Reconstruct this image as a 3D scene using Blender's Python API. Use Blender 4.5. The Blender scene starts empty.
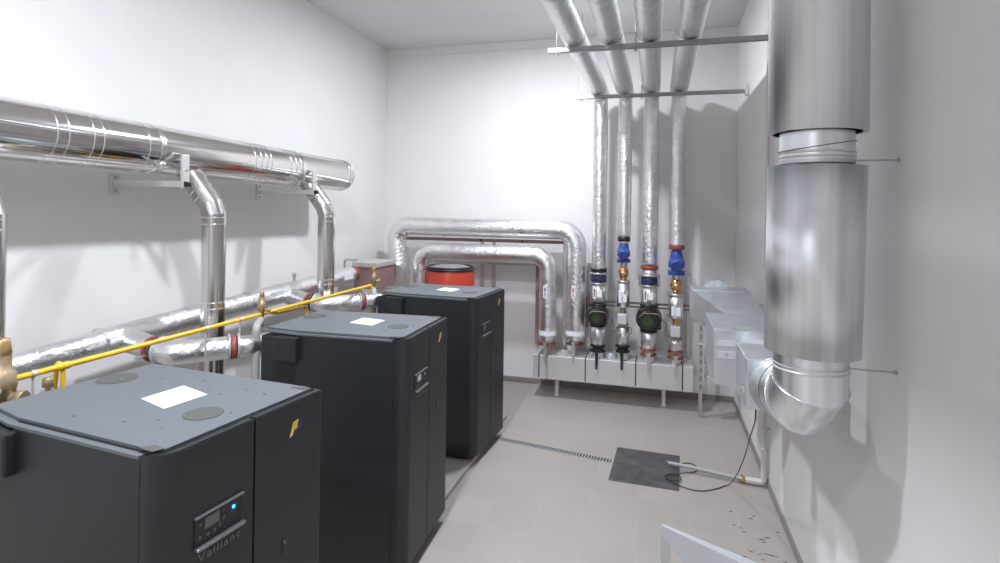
import bpy, bmesh, math, random
from mathutils import Vector, Matrix
random.seed(7)
S = bpy.context.scene
COL = S.collection
PI = math.pi
V = Vector

# ------------------------------------------------------------------ materials
def mat(name, col, rough=.5, metal=0.0, noise=0.0, nscale=20, bump=0.0, bscale=30, bdist=.01,
        emit=None, estr=0, spec=.5, stretch=None, rnoise=0.0, aniso=0):
    m = bpy.data.materials.new(name); m.use_nodes = True
    nt = m.node_tree; b = nt.nodes['Principled BSDF']
    b.inputs['Base Color'].default_value = (*col, 1)
    b.inputs['Roughness'].default_value = rough
    b.inputs['Metallic'].default_value = metal
    b.inputs['Specular IOR Level'].default_value = spec
    if aniso:
        b.inputs['Anisotropic'].default_value = aniso
    if emit:
        b.inputs['Emission Color'].default_value = (*emit, 1)
        b.inputs['Emission Strength'].default_value = estr
    if noise or bump or rnoise:
        tc = nt.nodes.new('ShaderNodeTexCoord'); mp = nt.nodes.new('ShaderNodeMapping')
        nt.links.new(tc.outputs['Object'], mp.inputs['Vector'])
        if stretch: mp.inputs['Scale'].default_value = stretch
    if noise:
        n = nt.nodes.new('ShaderNodeTexNoise'); n.inputs['Scale'].default_value = nscale
        n.inputs['Detail'].default_value = 5
        nt.links.new(mp.outputs[0], n.inputs['Vector'])
        r = nt.nodes.new('ShaderNodeValToRGB')
        r.color_ramp.elements[0].position = .3; r.color_ramp.elements[1].position = .7
        r.color_ramp.elements[0].color = (*[max(0, c * (1 - noise)) for c in col], 1)
        r.color_ramp.elements[1].color = (*[min(1, c * (1 + noise)) for c in col], 1)
        nt.links.new(n.outputs['Fac'], r.inputs['Fac']); nt.links.new(r.outputs['Color'], b.inputs['Base Color'])
    if rnoise:
        n = nt.nodes.new('ShaderNodeTexNoise'); n.inputs['Scale'].default_value = nscale
        nt.links.new(mp.outputs[0], n.inputs['Vector'])
        mr = nt.nodes.new('ShaderNodeMapRange')
        mr.inputs['From Min'].default_value = .3; mr.inputs['From Max'].default_value = .7
        mr.inputs['To Min'].default_value = max(.02, rough - rnoise); mr.inputs['To Max'].default_value = rough + rnoise
        nt.links.new(n.outputs['Fac'], mr.inputs['Value']); nt.links.new(mr.outputs[0], b.inputs['Roughness'])
    if bump:
        n2 = nt.nodes.new('ShaderNodeTexNoise'); n2.inputs['Scale'].default_value = bscale
        n2.inputs['Detail'].default_value = 3
        nt.links.new(mp.outputs[0], n2.inputs['Vector'])
        bp = nt.nodes.new('ShaderNodeBump'); bp.inputs['Strength'].default_value = bump
        bp.inputs['Distance'].default_value = bdist
        nt.links.new(n2.outputs['Fac'], bp.inputs['Height']); nt.links.new(bp.outputs[0], b.inputs['Normal'])
    return m

M = {}
M['wall'] = mat('white_plaster', (.775, .757, .745), .75, noise=.015, nscale=3, bump=.06, bscale=45, bdist=.004)
M['ceil'] = mat('ceiling_plaster', (.70, .69, .69), .8, noise=.02, nscale=2, bump=.05, bscale=30, bdist=.004)
M['foil'] = mat('aluminium_foil_wrap', (.84, .84, .85), .36, 1, noise=.04, nscale=9, bump=.6, bscale=34, bdist=.012, rnoise=.07)
M['foilr'] = mat('aluminium_foil_riser', (.80, .80, .81), .36, 1, noise=.08, nscale=14, bump=.6, bscale=30, bdist=.012, rnoise=.08)
M['tape'] = mat('foil_tape', (.86, .86, .87), .38, 1, bump=.4, bscale=40, bdist=.006)
M['steel'] = mat('polished_stainless', (.72, .70, .68), .11, 1, noise=.03, nscale=4, bump=.05, bscale=5, bdist=.01)
M['steelring'] = mat('stainless_ring', (.85, .84, .83), .2, 1)
M['drop'] = mat('stainless_drop_pipe', (.62, .60, .58), .22, 1, noise=.12, nscale=14, stretch=(1, 1, .12), rnoise=.05)
M['galv'] = mat('galvanised_sheet', (.80, .83, .85), .34, .95, noise=.16, nscale=22, rnoise=.04, stretch=(1, 1, .02))  # vertical tone streaks put stretched reflections into the colour
M['galvd'] = mat('galvanised_box_sheet', (.60, .63, .65), .42, .8, noise=.05, nscale=12, rnoise=.06)
M['zinc'] = mat('zinc_strut', (.55, .54, .53), .4, .9, noise=.08, nscale=30)
M['bracket'] = mat('bracket_zinc', (.70, .69, .67), .45, .6, noise=.05, nscale=30)
M['rustrail'] = mat('brown_rail', (.20, .14, .12), .5, .3, noise=.2, nscale=20)
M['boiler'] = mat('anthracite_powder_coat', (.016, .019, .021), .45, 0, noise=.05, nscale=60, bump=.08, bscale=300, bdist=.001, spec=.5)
M['boilerlit'] = mat('anthracite_lit_top', (.125, .138, .152), .45, 0, noise=.03, nscale=40, spec=.5)  # same anthracite, lightened so the lit sheen of the top is in the colour
M['black'] = mat('black_plastic', (.012, .012, .013), .4)
M['slotgrey'] = mat('slot_grey', (.12, .12, .12), .6)
M['gap'] = mat('gap_black', (.004, .004, .005), .8)
M['cap'] = mat('cover_cap_grey', (.085, .085, .078), .55)
M['paper'] = mat('white_paper', (.85, .86, .90), .6)
M['paperink'] = mat('printed_ink', (.35, .36, .45), .6)
M['screen'] = mat('display_grey', (.16, .15, .13), .25)
M['button'] = mat('button_grey', (.10, .10, .10), .3)
M['silver'] = mat('silver_trim', (.30, .30, .31), .3, .8)
M['letter'] = mat('embossed_lettering', (.17, .17, .17), .4)
M['blue_led'] = mat('blue_indicator', (.02, .25, .6), .3, emit=(.05, .45, 1), estr=2.0)
M['yellow'] = mat('yellow_gas_paint', (.80, .50, .035), .35, noise=.06, nscale=20)
M['emby'] = mat('emblem_yellow', (.75, .48, .06), .45)
M['embw'] = mat('emblem_cream', (.70, .62, .40), .45)
M['embb'] = mat('emblem_blue', (.03, .04, .16), .45)
M['brass'] = mat('brass', (.55, .38, .17), .32, .75, noise=.1, nscale=30)
M['brassd'] = mat('dull_bronze', (.38, .29, .18), .4, .5, noise=.12, nscale=30)
M['copper'] = mat('copper_bronze', (.65, .33, .13), .25, .9, noise=.1, nscale=20)
M['red'] = mat('red_paint', (.30, .035, .025), .45, noise=.08, nscale=10)
M['redflange'] = mat('red_brown_flange', (.28, .07, .05), .45, noise=.2, nscale=25)
M['tankred'] = mat('vessel_orange_red', (.50, .055, .03), .35, noise=.06, nscale=6)
M['tankgrey'] = mat('vessel_lid_grey', (.20, .20, .20), .45, noise=.08, nscale=6)
M['blueb'] = mat('blue_enamel', (.035, .075, .33), .35, noise=.1, nscale=12)
M['navy'] = mat('navy_band', (.025, .03, .11), .4)
M['pump'] = mat('pump_dark_green', (.014, .016, .012), .38, noise=.2, nscale=20)
M['pumpface'] = mat('pump_face_green', (.03, .045, .02), .3)
M['grey_pvc'] = mat('grey_pvc', (.38, .39, .40), .4, noise=.03, nscale=10)
M['ivory'] = mat('ivory_pvc', (.60, .57, .54), .45, noise=.05, nscale=12)
M['beige'] = mat('beige_lid', (.48, .45, .42), .5, noise=.05, nscale=10)
M['mauve'] = mat('brown_pink_paint', (.30, .19, .18), .5, noise=.06, nscale=8)
M['header'] = mat('header_cladding', (.66, .655, .65), .42, .55, noise=.03, nscale=6)
M['leg'] = mat('support_leg_grey', (.62, .63, .65), .4, .3)
M['hatch'] = mat('hatch_steel', (.13, .125, .125), .45, .6, noise=.3, nscale=9, rnoise=.08)
M['grate'] = mat('grate_zinc', (.50, .50, .50), .45, .4)
M['cable'] = mat('black_cable', (.03, .03, .03), .5)
M['skirt'] = mat('skirting_tile', (.27, .25, .235), .5, noise=.06, nscale=8)
M['pad'] = mat('concrete_pad', (.40, .375, .345), .6, noise=.08, nscale=8)
M['whitesteel'] = mat('light_grey_steel', (.50, .51, .53), .35, .3, noise=.03, nscale=10)
M['raild'] = mat('dark_zinc_rail', (.30, .30, .30), .4, .8, noise=.08, nscale=30)
M['wire'] = mat('steel_rod', (.5, .5, .5), .35, .9)
M['dirt'] = mat('debris_dark', (.07, .06, .055), .8)
M['lamp'] = mat('lamp_diffuser', (.9, .9, .9), .5, emit=(1, .98, .96), estr=8)

def floor_mat():
    m = bpy.data.materials.new('floor_tiles'); m.use_nodes = True
    nt = m.node_tree; b = nt.nodes['Principled BSDF']
    tc = nt.nodes.new('ShaderNodeTexCoord')
    mp = nt.nodes.new('ShaderNodeMapping'); mp.inputs['Location'].default_value = (.10, .02, 0)
    nt.links.new(tc.outputs['Object'], mp.inputs['Vector'])
    br = nt.nodes.new('ShaderNodeTexBrick'); br.offset = 0; br.squash = 1
    br.inputs['Scale'].default_value = 1
    br.inputs['Brick Width'].default_value = .333; br.inputs['Row Height'].default_value = .333
    br.inputs['Mortar Size'].default_value = .0022; br.inputs['Mortar Smooth'].default_value = .3
    br.inputs['Color1'].default_value = (.375, .340, .312, 1)
    br.inputs['Color2'].default_value = (.400, .363, .334, 1)
    br.inputs['Mortar'].default_value = (.435, .398, .368, 1)
    nt.links.new(mp.outputs[0], br.inputs['Vector'])
    n = nt.nodes.new('ShaderNodeTexNoise'); n.inputs['Scale'].default_value = 4; n.inputs['Detail'].default_value = 6
    nt.links.new(tc.outputs['Object'], n.inputs['Vector'])
    mr = nt.nodes.new('ShaderNodeMapRange'); mr.inputs['To Min'].default_value = .93; mr.inputs['To Max'].default_value = 1.06
    nt.links.new(n.outputs['Fac'], mr.inputs['Value'])
    mx = nt.nodes.new('ShaderNodeMix'); mx.data_type = 'RGBA'; mx.blend_type = 'MULTIPLY'; mx.inputs['Factor'].default_value = 1
    nt.links.new(br.outputs['Color'], mx.inputs[6]); nt.links.new(mr.outputs[0], mx.inputs[7])
    nt.links.new(mx.outputs[2], b.inputs['Base Color'])
    b.inputs['Roughness'].default_value = .42
    return m
M['floor'] = floor_mat()

# ------------------------------------------------------------------ geometry helpers (world coordinates)
def newbm(): return bmesh.new()

def box(bm, x0, x1, y0, y1, z0, z1, bev=0.0, rot=None, seg=2):
    t = bmesh.new(); bmesh.ops.create_cube(t, size=1)
    for v in t.verts:
        v.co = V(((x0 + x1) / 2 + v.co.x * (x1 - x0), (y0 + y1) / 2 + v.co.y * (y1 - y0), (z0 + z1) / 2 + v.co.z * (z1 - z0)))
    if bev:
        bmesh.ops.bevel(t, geom=t.edges[:], offset=bev, segments=seg, profile=.5, affect='EDGES')
    if rot:
        c = V(((x0 + x1) / 2, (y0 + y1) / 2, (z0 + z1) / 2))
        bmesh.ops.rotate(t, verts=t.verts, cent=c, matrix=rot)
    merge(bm, t)
    return bm

def merge(bm, t):
    me = bpy.data.meshes.new('tmp'); t.to_mesh(me); t.free(); bm.from_mesh(me); bpy.data.meshes.remove(me)

def frame(d):
    d = d.normalized(); a = V((0, 0, 1)) if abs(d.z) < .9 else V((1, 0, 0))
    u = d.cross(a).normalized(); return u, d.cross(u).normalized()

def tube(bm, pts, rad, seg=28, caps=True, sharp=False):
    """swept tube; rad is a number or list"""
    pts = [V(p) for p in pts]; n = len(pts)
    rad = rad if isinstance(rad, (list, tuple)) else [rad] * n
    tan = []
    for i in range(n):
        a = pts[max(i - 1, 0)]; b = pts[min(i + 1, n - 1)]
        if 0 < i < n - 1:
            t = (pts[i] - pts[i - 1]).normalized() + (pts[i + 1] - pts[i]).normalized()
            if t.length < 1e-6: t = b - a
        else: t = b - a
        if t.length < 1e-9: t = V((0, 0, 1))
        tan.append(t.normalized())
    u, w = frame(tan[0]); rings = []
    for i in range(n):
        if i:
            q = tan[i - 1].rotation_difference(tan[i]); u = q @ u; w = q @ w
        # mitre stretch
        st = 1.0
        if 0 < i < n - 1:
            d1 = (pts[i] - pts[i - 1])
            if d1.length > 1e-6: st = 1 / max(.5, tan[i].dot(d1.normalized()))
        ring = []
        bd = None
        if st > 1.001:
            d1 = (pts[i] - pts[i - 1]).normalized(); bd = (d1 - tan[i] * d1.dot(tan[i]))
            if bd.length > 1e-6: bd.normalize()
            else: bd = None
        for k in range(seg):
            a = 2 * PI * k / seg
            o = (u * math.cos(a) + w * math.sin(a)) * rad[i]
            if bd is not None: o += bd * o.dot(bd) * (st - 1)
            ring.append(bm.verts.new(pts[i] + o))
        rings.append(ring)
    if sharp:
        old = rings; rings = []
        for i in range(n):
            rings.append(old[i])
    for i in range(n - 1):
        if sharp and 0 < i:
            rings[i] = [bm.verts.new(v.co) for v in rings[i]]
        for k in range(seg):
            f = bm.faces.new((rings[i][k], rings[i][(k + 1) % seg], rings[i + 1][(k + 1) % seg], rings[i + 1][k]))
            f.smooth = True
    if caps:
        for ring, rev in ((rings[0], True), (rings[-1], False)):
            vs = [bm.verts.new(v.co) for v in ring]
            bm.faces.new(vs[::-1] if rev else vs)
    return bm

def arc_path(pts, r, n=8):
    """round the corners of a polyline"""
    pts = [V(p) for p in pts]; out = [pts[0]]
    rr = r if isinstance(r, (list, tuple)) else [r] * len(pts)
    for i in range(1, len(pts) - 1):
        a, b, c = pts[i - 1], pts[i], pts[i + 1]
        d1 = (a - b).normalized(); d2 = (c - b).normalized()
        ang = d1.angle(d2)
        if ang > PI - .02: out.append(b); continue
        t = min(rr[i] / math.tan(ang / 2), (a - b).length * .49, (c - b).length * .49)
        R = t * math.tan(ang / 2)
        bis = (d1 + d2).normalized(); cen = b + bis * (R / math.sin(ang / 2))
        p0 = b + d1 * t; p1 = b + d2 * t
        v0 = p0 - cen; v1 = p1 - cen; q = v0.rotation_difference(v1); ax, an = q.to_axis_angle()
        for k in range(n + 1):
            out.append(cen + Matrix.Rotation(an * k / n, 3, ax) @ v0)
    out.append(pts[-1]); return out

def cyl(bm, p0, p1, r, r1=None, seg=28, bev=0.0):
    p0 = V(p0); p1 = V(p1); r1 = r if r1 is None else r1
    if bev:
        d = (p1 - p0).normalized()
        return tube(bm, [p0, p0 + d * bev, p1 - d * bev, p1], [r - bev, r, r1, r1 - bev], seg)
    return tube(bm, [p0, p1], [r, r1], seg)

def ring(bm, c, d, R, r=.004, w=None, seg=32):
    """raised band: flat (w given) or round bead about axis d"""
    c = V(c); d = V(d).normalized()
    if w:
        return tube(bm, [c - d * w / 2, c + d * w / 2], R + r * .5, seg, caps=False)
    u, v = frame(d); rows = []
    for k in range(seg):
        a = 2 * PI * k / seg; e = u * math.cos(a) + v * math.sin(a)
        rows.append([bm.verts.new(c + e * (R + r * math.cos(q)) + d * (r * math.sin(q))) for q in [2 * PI * m / 8 for m in range(8)]])
    for k in range(seg):
        A, B = rows[k], rows[(k + 1) % seg]
        for m in range(8):
            f = bm.faces.new((A[m], A[(m + 1) % 8], B[(m + 1) % 8], B[m])); f.smooth = True
    return bm

def prism(bm, poly, z0, z1, smooth=False):
    """poly in xy"""
    a = [bm.verts.new((x, y, z0)) for x, y in poly]; b = [bm.verts.new((x, y, z1)) for x, y in poly]
    n = len(poly)
    for i in range(n):
        f = bm.faces.new((a[i], a[(i + 1) % n], b[(i + 1) % n], b[i])); f.smooth = smooth
    c = [bm.verts.new((x, y, z0)) for x, y in poly]; e = [bm.verts.new((x, y, z1)) for x, y in poly]
    bm.faces.new(c[::-1]); bm.faces.new(e)
    return bm

def poly3(bm, pts, th):
    """flat polygon in 3-D given thickness vector th"""
    a = [bm.verts.new(V(p)) for p in pts]; b = [bm.verts.new(V(p) + V(th)) for p in pts]; n = len(pts)
    bm.faces.new(a[::-1]); bm.faces.new(b)
    for i in range(n): bm.faces.new((a[i], a[(i + 1) % n], b[(i + 1) % n], b[i]))
    return bm

def sphere(bm, c, r, sx=1, sy=1, sz=1):
    t = bmesh.new(); bmesh.ops.create_uvsphere(t, u_segments=24, v_segments=14, radius=r)
    for v in t.verts: v.co = V((v.co.x * sx, v.co.y * sy, v.co.z * sz)) + V(c)
    for f in t.faces: f.smooth = True
    merge(bm, t); return bm

ORG = {}
def thing(name, label, cat, loc, group=None):
    o = bpy.data.objects.new(name, None); COL.objects.link(o); o.location = loc
    o.empty_display_size = .1
    o['label'] = label; o['category'] = cat
    if group: o['group'] = group
    ORG[o.name] = V(loc); return o

def part(name, bm, m, parent, label=None):
    org = ORG[parent.name]
    bmesh.ops.recalc_face_normals(bm, faces=bm.faces[:])
    for v in bm.verts: v.co -= org
    me = bpy.data.meshes.new(name); bm.to_mesh(me); bm.free()
    me.materials.append(M[m] if isinstance(m, str) else m)
    o = bpy.data.objects.new(name, me); COL.objects.link(o); o.parent = parent
    ORG[o.name] = org
    if label: o['label'] = label
    return o

def single(name, bm, m, label, cat, loc, group=None, kind=None):
    org = V(loc)
    bmesh.ops.recalc_face_normals(bm, faces=bm.faces[:])
    for v in bm.verts: v.co -= org
    me = bpy.data.meshes.new(name); bm.to_mesh(me); bm.free()
    me.materials.append(M[m] if isinstance(m, str) else m)
    o = bpy.data.objects.new(name, me); COL.objects.link(o); o.location = org
    ORG[o.name] = org
    if label: o['label'] = label
    if cat: o['category'] = cat
    if group: o['group'] = group
    if kind: o['kind'] = kind
    return o

def struct(name, bm, m, label=None):
    return single(name, bm, m, label, None, (0, 0, 0), kind='structure')

def dup(o, parent=None, off=None, label=None):
    c = o.copy(); COL.objects.link(c)
    if parent: c.parent = parent
    if off is not None: c.location = o.location + V(off)
    if label: c['label'] = label
    ORG[c.name] = ORG[o.name] + (V(off) if off is not None else V((0, 0, 0)))
    for ch in list(o.children): dup(ch, c)
    return c

# ------------------------------------------------------------------ room
XL, XR, YB, YF, ZC = -3.44, .855, 6.81, -1.6, 4.19
T = .15
struct('floor', box(newbm(), XL - T, XR + T, YF - T, YB + T, -.1, 0), 'floor')
struct('ceiling', box(newbm(), XL - T, XR + T, YF - T, YB + T, ZC, ZC + .1), 'ceil')
struct('wall_left', box(newbm(), XL - T, XL, YF - T, YB + T, 0, ZC), 'wall')
struct('wall_right', box(newbm(), XR, XR + T, YF - T, YB + T, 0, ZC), 'wall')
struct('wall_back', box(newbm(), XL, XR, YB, YB + T, 0, ZC), 'wall')
struct('wall_front', box(newbm(), XL, XR, YF - T, YF, 0, ZC), 'wall')
struct('baseboard_right', box(newbm(), XR - .012, XR, YF, YB, 0, .065, .003), 'skirt')
struct('baseboard_back', box(newbm(), XL, XR - .012, YB - .012, YB, 0, .065, .003), 'skirt')
struct('baseboard_left', box(newbm(), XL, XL + .012, YF, YB - .012, 0, .065, .003), 'skirt')
struct('trim_1', box(newbm(), XL, XR, YB - .022, YB, ZC - .10, ZC, .003), 'wall')
struct('trim_2', box(newbm(), XL + .25, -1.44, .9, 5.6, 0, .035, .006), 'pad')

# ------------------------------------------------------------------ boilers
BW = .775
def make_boiler():
    ox, oy = -1.36, 1.322
    t = thing('gas_boiler', 'nearest anthracite floor standing boiler with a blue lit display', 'boiler', (ox, oy, 0), 'row of floor standing boilers')
    X = lambda v: ox + v
    Y = lambda v: oy + v
    part('body', box(newbm(), X(-.765), X(-.095), Y(.0), Y(BW), .06, 1.345, .006), 'boiler', t)
    part('rear_casing', box(newbm(), X(-1.035), X(-.767), Y(.022), Y(BW - .022), .06, 1.325, .006), 'boiler', t)
    # cover
    bm = newbm()
    prism(bm, [(X(-1.04), Y(.045)), (X(-.79), Y(-.003)), (X(-.10), Y(-.003)), (X(-.10), Y(BW + .003)), (X(-.79), Y(BW + .003)), (X(-1.04), Y(BW - .012))], 1.346, 1.356)
    prism(bm, [(X(-1.02), Y(.07)), (X(-.79), Y(.03)), (X(-.10), Y(.03)), (X(-.045), Y(.05)), (X(-.045), Y(BW - .02)), (X(-.10), Y(BW - .012)), (X(-1.02), Y(BW - .03))], 1.357, 1.368)
    c = part('top_cover', bm, 'boilerlit', t)
    bm = newbm()
    box(bm, X(-.97) + .19, X(-.11), Y(.022), Y(.030), 1.3565, 1.3580)
    part('cover_seam', bm, 'gap', c)
    bm = newbm(); box(bm, X(-.046), X(-.033), Y(.05), Y(BW - .03), 1.33, 1.3585)
    part('door_gap', bm, 'gap', c)
    for (cx, cy, r) in ((-.93, .50, .082), (-.205, .335, .072)):
        b = newbm(); cyl(b, (X(cx), Y(cy), 1.366), (X(cx), Y(cy), 1.3705), r, seg=40, bev=.001)
        part('cover_cap', b, 'cap', c)
    for (cx, cy) in ((-.90, .50), (-.75, .585), (-.25, .29), (-.12, .385), (-.62, .12), (-.40, .16), (-.30, .22), (-.22, .17), (-.56, .64), (-.28, .62), (-.33, .53), (-.17, .61)):
        b = newbm(); cyl(b, (X(cx), Y(cy), 1.367), (X(cx), Y(cy), 1.3712), .006, seg=10, bev=.001)
        part('screw', b, 'silver', c)
    # paper label on the cover
    b = newbm(); poly3(b, [(X(-.575), Y(.355), 1.3685), (X(-.385), Y(.31), 1.3685), (X(-.378), Y(.505), 1.3685), (X(-.57), Y(.55), 1.3685)], (0, 0, .001))
    lb = part('data_label', b, 'paper', c, 'white paper data label')
    b = newbm()
    for k in range(6):
        u = .12 + k * .13
        p = V((X(-.56 + .17 * u), Y(.36 - .045 * u + .02), 1.3696)); q = p + V((.003, .125, 0))
        poly3(b, [p, p + V((.006, 0, 0)), q + V((.006, 0, 0)), q], (0, 0, .0004))
    part('print', b, 'paperink', lb)
    # metal tabs in the front corners of the cover
    for yy in (.02, BW - .05):
        b = newbm(); poly3(b, [(X(-.13), Y(yy), 1.3675), (X(-.06), Y(yy - .004), 1.3675), (X(-.048), Y(yy + .028), 1.3675), (X(-.10), Y(yy + .038), 1.3675)], (0, 0, .0025))
        part('corner_tab', b, 'cap', c)
    # doors: wrap-around near corner on the left one
    def door(y0, y1, r0, r1, name):
        P = []
        xb, xf = X(-.092), X(0)
        if r0:
            P.append((xb, Y(y0)))
            for k in range(9):
                a = -PI / 2 + PI / 2 * k / 8
                P.append((xf - r0 + r0 * math.cos(a), Y(y0) + r0 + r0 * math.sin(a)))
        else: P += [(X(-.03), Y(y0)), (xf, Y(y0))]
        if r1:
            for k in range(9):
                a = PI / 2 * k / 8
                P.append((xf - r1 + r1 * math.cos(a), Y(y1) - r1 + r1 * math.sin(a)))
            P.append((xb, Y(y1)))
        else: P += [(xf, Y(y1)), (X(-.03), Y(y1))]
        P += [(X(-.03), Y(y1 - .02)) if r1 else (X(-.031), Y(y1))]
        P += [(X(-.03), Y(y0 + .02)) if r0 else (X(-.031), Y(y0))]
        b = newbm(); prism(b, P, .075, 1.363)
        bmesh.ops.remove_doubles(b, verts=b.verts, dist=.0001)
        ed = [e for e in b.edges if all(v.co.z > 1.36 for v in e.verts)]
        bmesh.ops.bevel(b, geom=ed, offset=.004, segments=2, affect='EDGES')
        for f in b.faces:
            if abs(f.normal.z) < .5: f.smooth = False
        return part(name, b, 'boiler', t)
    dl = door(.0, .383, .07, 0, 'door'); dr = door(.392, BW, 0, .012, 'door')
    b = newbm(); box(b, X(-.06), X(-.012), Y(.383), Y(.392), .08, 1.35); part('door_seam', b, 'gap', t)
    # control panel on the near door
    xf = X(0)
    b = newbm(); box(b, xf - .004, xf + .004, Y(.125), Y(.328), 1.045, 1.135, .002)
    cp = part('control_panel', b, 'black', dl)
    b = newbm(); box(b, xf + .001, xf + .012, Y(.122), Y(.331), 1.133, 1.139, .002)
    box(b, xf + .001, xf + .022, Y(.122), Y(.331), 1.036, 1.046, .003); part('trim_bar', b, 'silver', cp)
    b = newbm(); box(b, xf + .003, xf + .0055, Y(.165), Y(.225), 1.088, 1.122, .001); part('display', b, 'screen', cp)
    for (yy, zz) in ((.146, 1.11), (.146, 1.07), (.178, 1.068), (.205, 1.068), (.228, 1.075), (.243, 1.115), (.243, 1.092)):
        b = newbm(); cyl(b, (xf + .002, Y(yy), zz), (xf + .0068, Y(yy), zz), .0055, seg=12, bev=.001); part('button', b, 'button', cp)
    b = newbm(); cyl(b, (xf + .002, Y(.285), 1.108), (xf + .006, Y(.285), 1.108), .017, seg=24, bev=.001); part('knob', b, 'navy', cp)
    b = newbm(); sphere(b, (xf + .006, Y(.285), 1.108), .0065); part('indicator', b, 'blue_led', cp)
    # maker's lettering under the panel
    cu = bpy.data.curves.new('lettering', 'FONT'); cu.body = 'Vaillant'; cu.size = .034; cu.extrude = .0012; cu.space_character = 1.12
    tmp = bpy.data.objects.new('tmp', cu); COL.objects.link(tmp)
    bpy.context.view_layer.update()
    me = bpy.data.meshes.new_from_object(tmp.evaluated_get(bpy.context.evaluated_depsgraph_get()))
    bpy.data.objects.remove(tmp)
    b = newbm(); b.from_mesh(me); bpy.data.meshes.remove(me)
    w = max(v.co.x for v in b.verts)
    for v in b.verts: v.co = V((xf + .0015 + v.co.z, Y(.14) + v.co.x * .18 / w, .995 + v.co.y))
    part('lettering', b, 'letter', dl)
    # emblem + recessed grip on the far door
    b = newbm(); y0, z0 = Y(.575), 1.236
    poly3(b, [(xf, y0, z0), (xf, y0 + .018, z0 + .004), (xf, y0 + .026, z0 + .022), (xf, y0 + .042, z0 + .022), (xf, y0 + .050, z0 + .056), (xf, y0 + .020, z0 + .050)], (.0015, 0, 0))
    em = part('emblem', b, 'emby', dr, 'yellow and blue emblem')
    b = newbm(); poly3(b, [(xf, y0 + .002, z0 + .002), (xf, y0 + .016, z0 + .006), (xf, y0 + .022, z0 + .022), (xf, y0 + .010, z0 + .022)], (.0022, 0, 0))
    part('emblem_light_stripe', b, 'embw', em)
    b = newbm(); poly3(b, [(xf, y0 + .050, z0 + .012), (xf, y0 + .070, z0 + .018), (xf, y0 + .078, z0 + .052), (xf, y0 + .058, z0 + .050)], (.0015, 0, 0))
    part('emblem_blue_stripe', b, 'embb', em)
    b = newbm(); box(b, xf - .002, xf + .003, Y(.537), Y(.566), .815, .885, .003); g = part('handle', b, 'black', dr)
    b = newbm(); cyl(b, (xf + .002, Y(.552), .862), (xf + .006, Y(.552), .862), .006, seg=14, bev=.001); part('lock', b, 'button', g)
    # vent slots along the lip
    for yy in (.26, .30, .56, .60):
        b = newbm(); box(b, X(-.028), X(-.024), Y(yy), Y(yy + .032), 1.3625, 1.364); part('slot', b, 'gap', dl if yy < .4 else dr)
    # connection box on the near side at the back, plinth feet
    bm = newbm(); box(bm, X(-.905), X(-.735), Y(-.045), Y(.03), 1.195, 1.338, .008)
    part('connection_box', bm, 'boiler', t)
    for fx in (-.90, -.15):
        for fy in (.08, BW - .08):
            b = newbm(); cyl(b, (X(fx), Y(fy), .0355), (X(fx), Y(fy), .062), .028, seg=16, bev=.003); part('foot', b, 'black', t)
    b = newbm(); cyl(b, (X(-1.045), Y(.42), .95), (X(-1.03), Y(.42), .95), .1); part('rear_collar', b, 'silver', t)
    return t
b1 = make_boiler()
def fit(o):
    for ch in o.children:
        for v in ch.data.vertices: v.co.x *= .917; v.co.y *= .903; v.co.z *= 1.006
        fit(ch)
fit(b1)
def place(b, x, y, th, label=None):
    b.location = (x, y, 0); b.rotation_euler.z = th
    if label: b['label'] = label
b2 = dup(b1); b3 = dup(b1)
place(b1, -1.366, 1.325, -.113)
place(b2, -1.329, 2.926, .034, 'middle anthracite boiler, second in the row from the camera')
place(b3, -1.407, 4.442, -.072, 'farthest anthracite boiler, standing just in front of the red vessel')

# only the nearest boiler shows its blue light; the middle display is whitened to stand in for glare
def swap(o, prefix, m):
    for ch in o.children_recursive:
        if ch.name.split('.')[0] == prefix:
            ch.material_slots[0].link = 'OBJECT'; ch.material_slots[0].material = M[m]
swap(b2, 'indicator', 'leg'); swap(b3, 'indicator', 'button')
swap(b2, 'display', 'paper')

# ------------------------------------------------------------------ big flue header on the left wall
FX, FR = -3.05, .152
def fz(y): return 2.432 + .0115 * (4.9 - y)
t = thing('flue_pipe', 'large polished stainless flue pipe running along the left wall', 'flue pipe', (FX, 3.2, fz(0)))
bm = newbm(); tube(bm, [(FX, YF + .03, fz(YF)), (FX, 5.04, fz(5.04)), (FX, 5.075, fz(5.075)), (FX, 5.09, fz(5.09))], [FR, FR, FR - .008, FR - .03], 56)
body = part('pipe', bm, 'steel', t)
for y in (.9, 1.0, 2.159, 2.219, 2.353, 2.41, 2.701, 2.785, 3.625, 3.69, 3.75, 3.81, 4.06, 4.13, 4.197, 4.99, 5.05):
    b = newbm(); ring(b, (FX, y, fz(y)), (0, 1, 0), FR, .003); part('joint_bead', b, 'steelring', t)
for y in (2.80, 4.24):
    b = newbm(); ring(b, (FX, y, fz(y)), (0, 1, 0), FR, .004, w=.035)
    c = part('clamp_band', b, 'steelring', t)
    b = newbm(); cyl(b, (FX + FR * .55, y + .0, fz(0) - FR * .98), (FX + FR * .55 + .10, y - .06, fz(0) - FR * .99), .009, seg=10)
    sphere(b, (FX + FR * .7, y + .02, fz(0) - FR * .86), .026)
    part('clamp_bolt', b, 'steelring', c)

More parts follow.
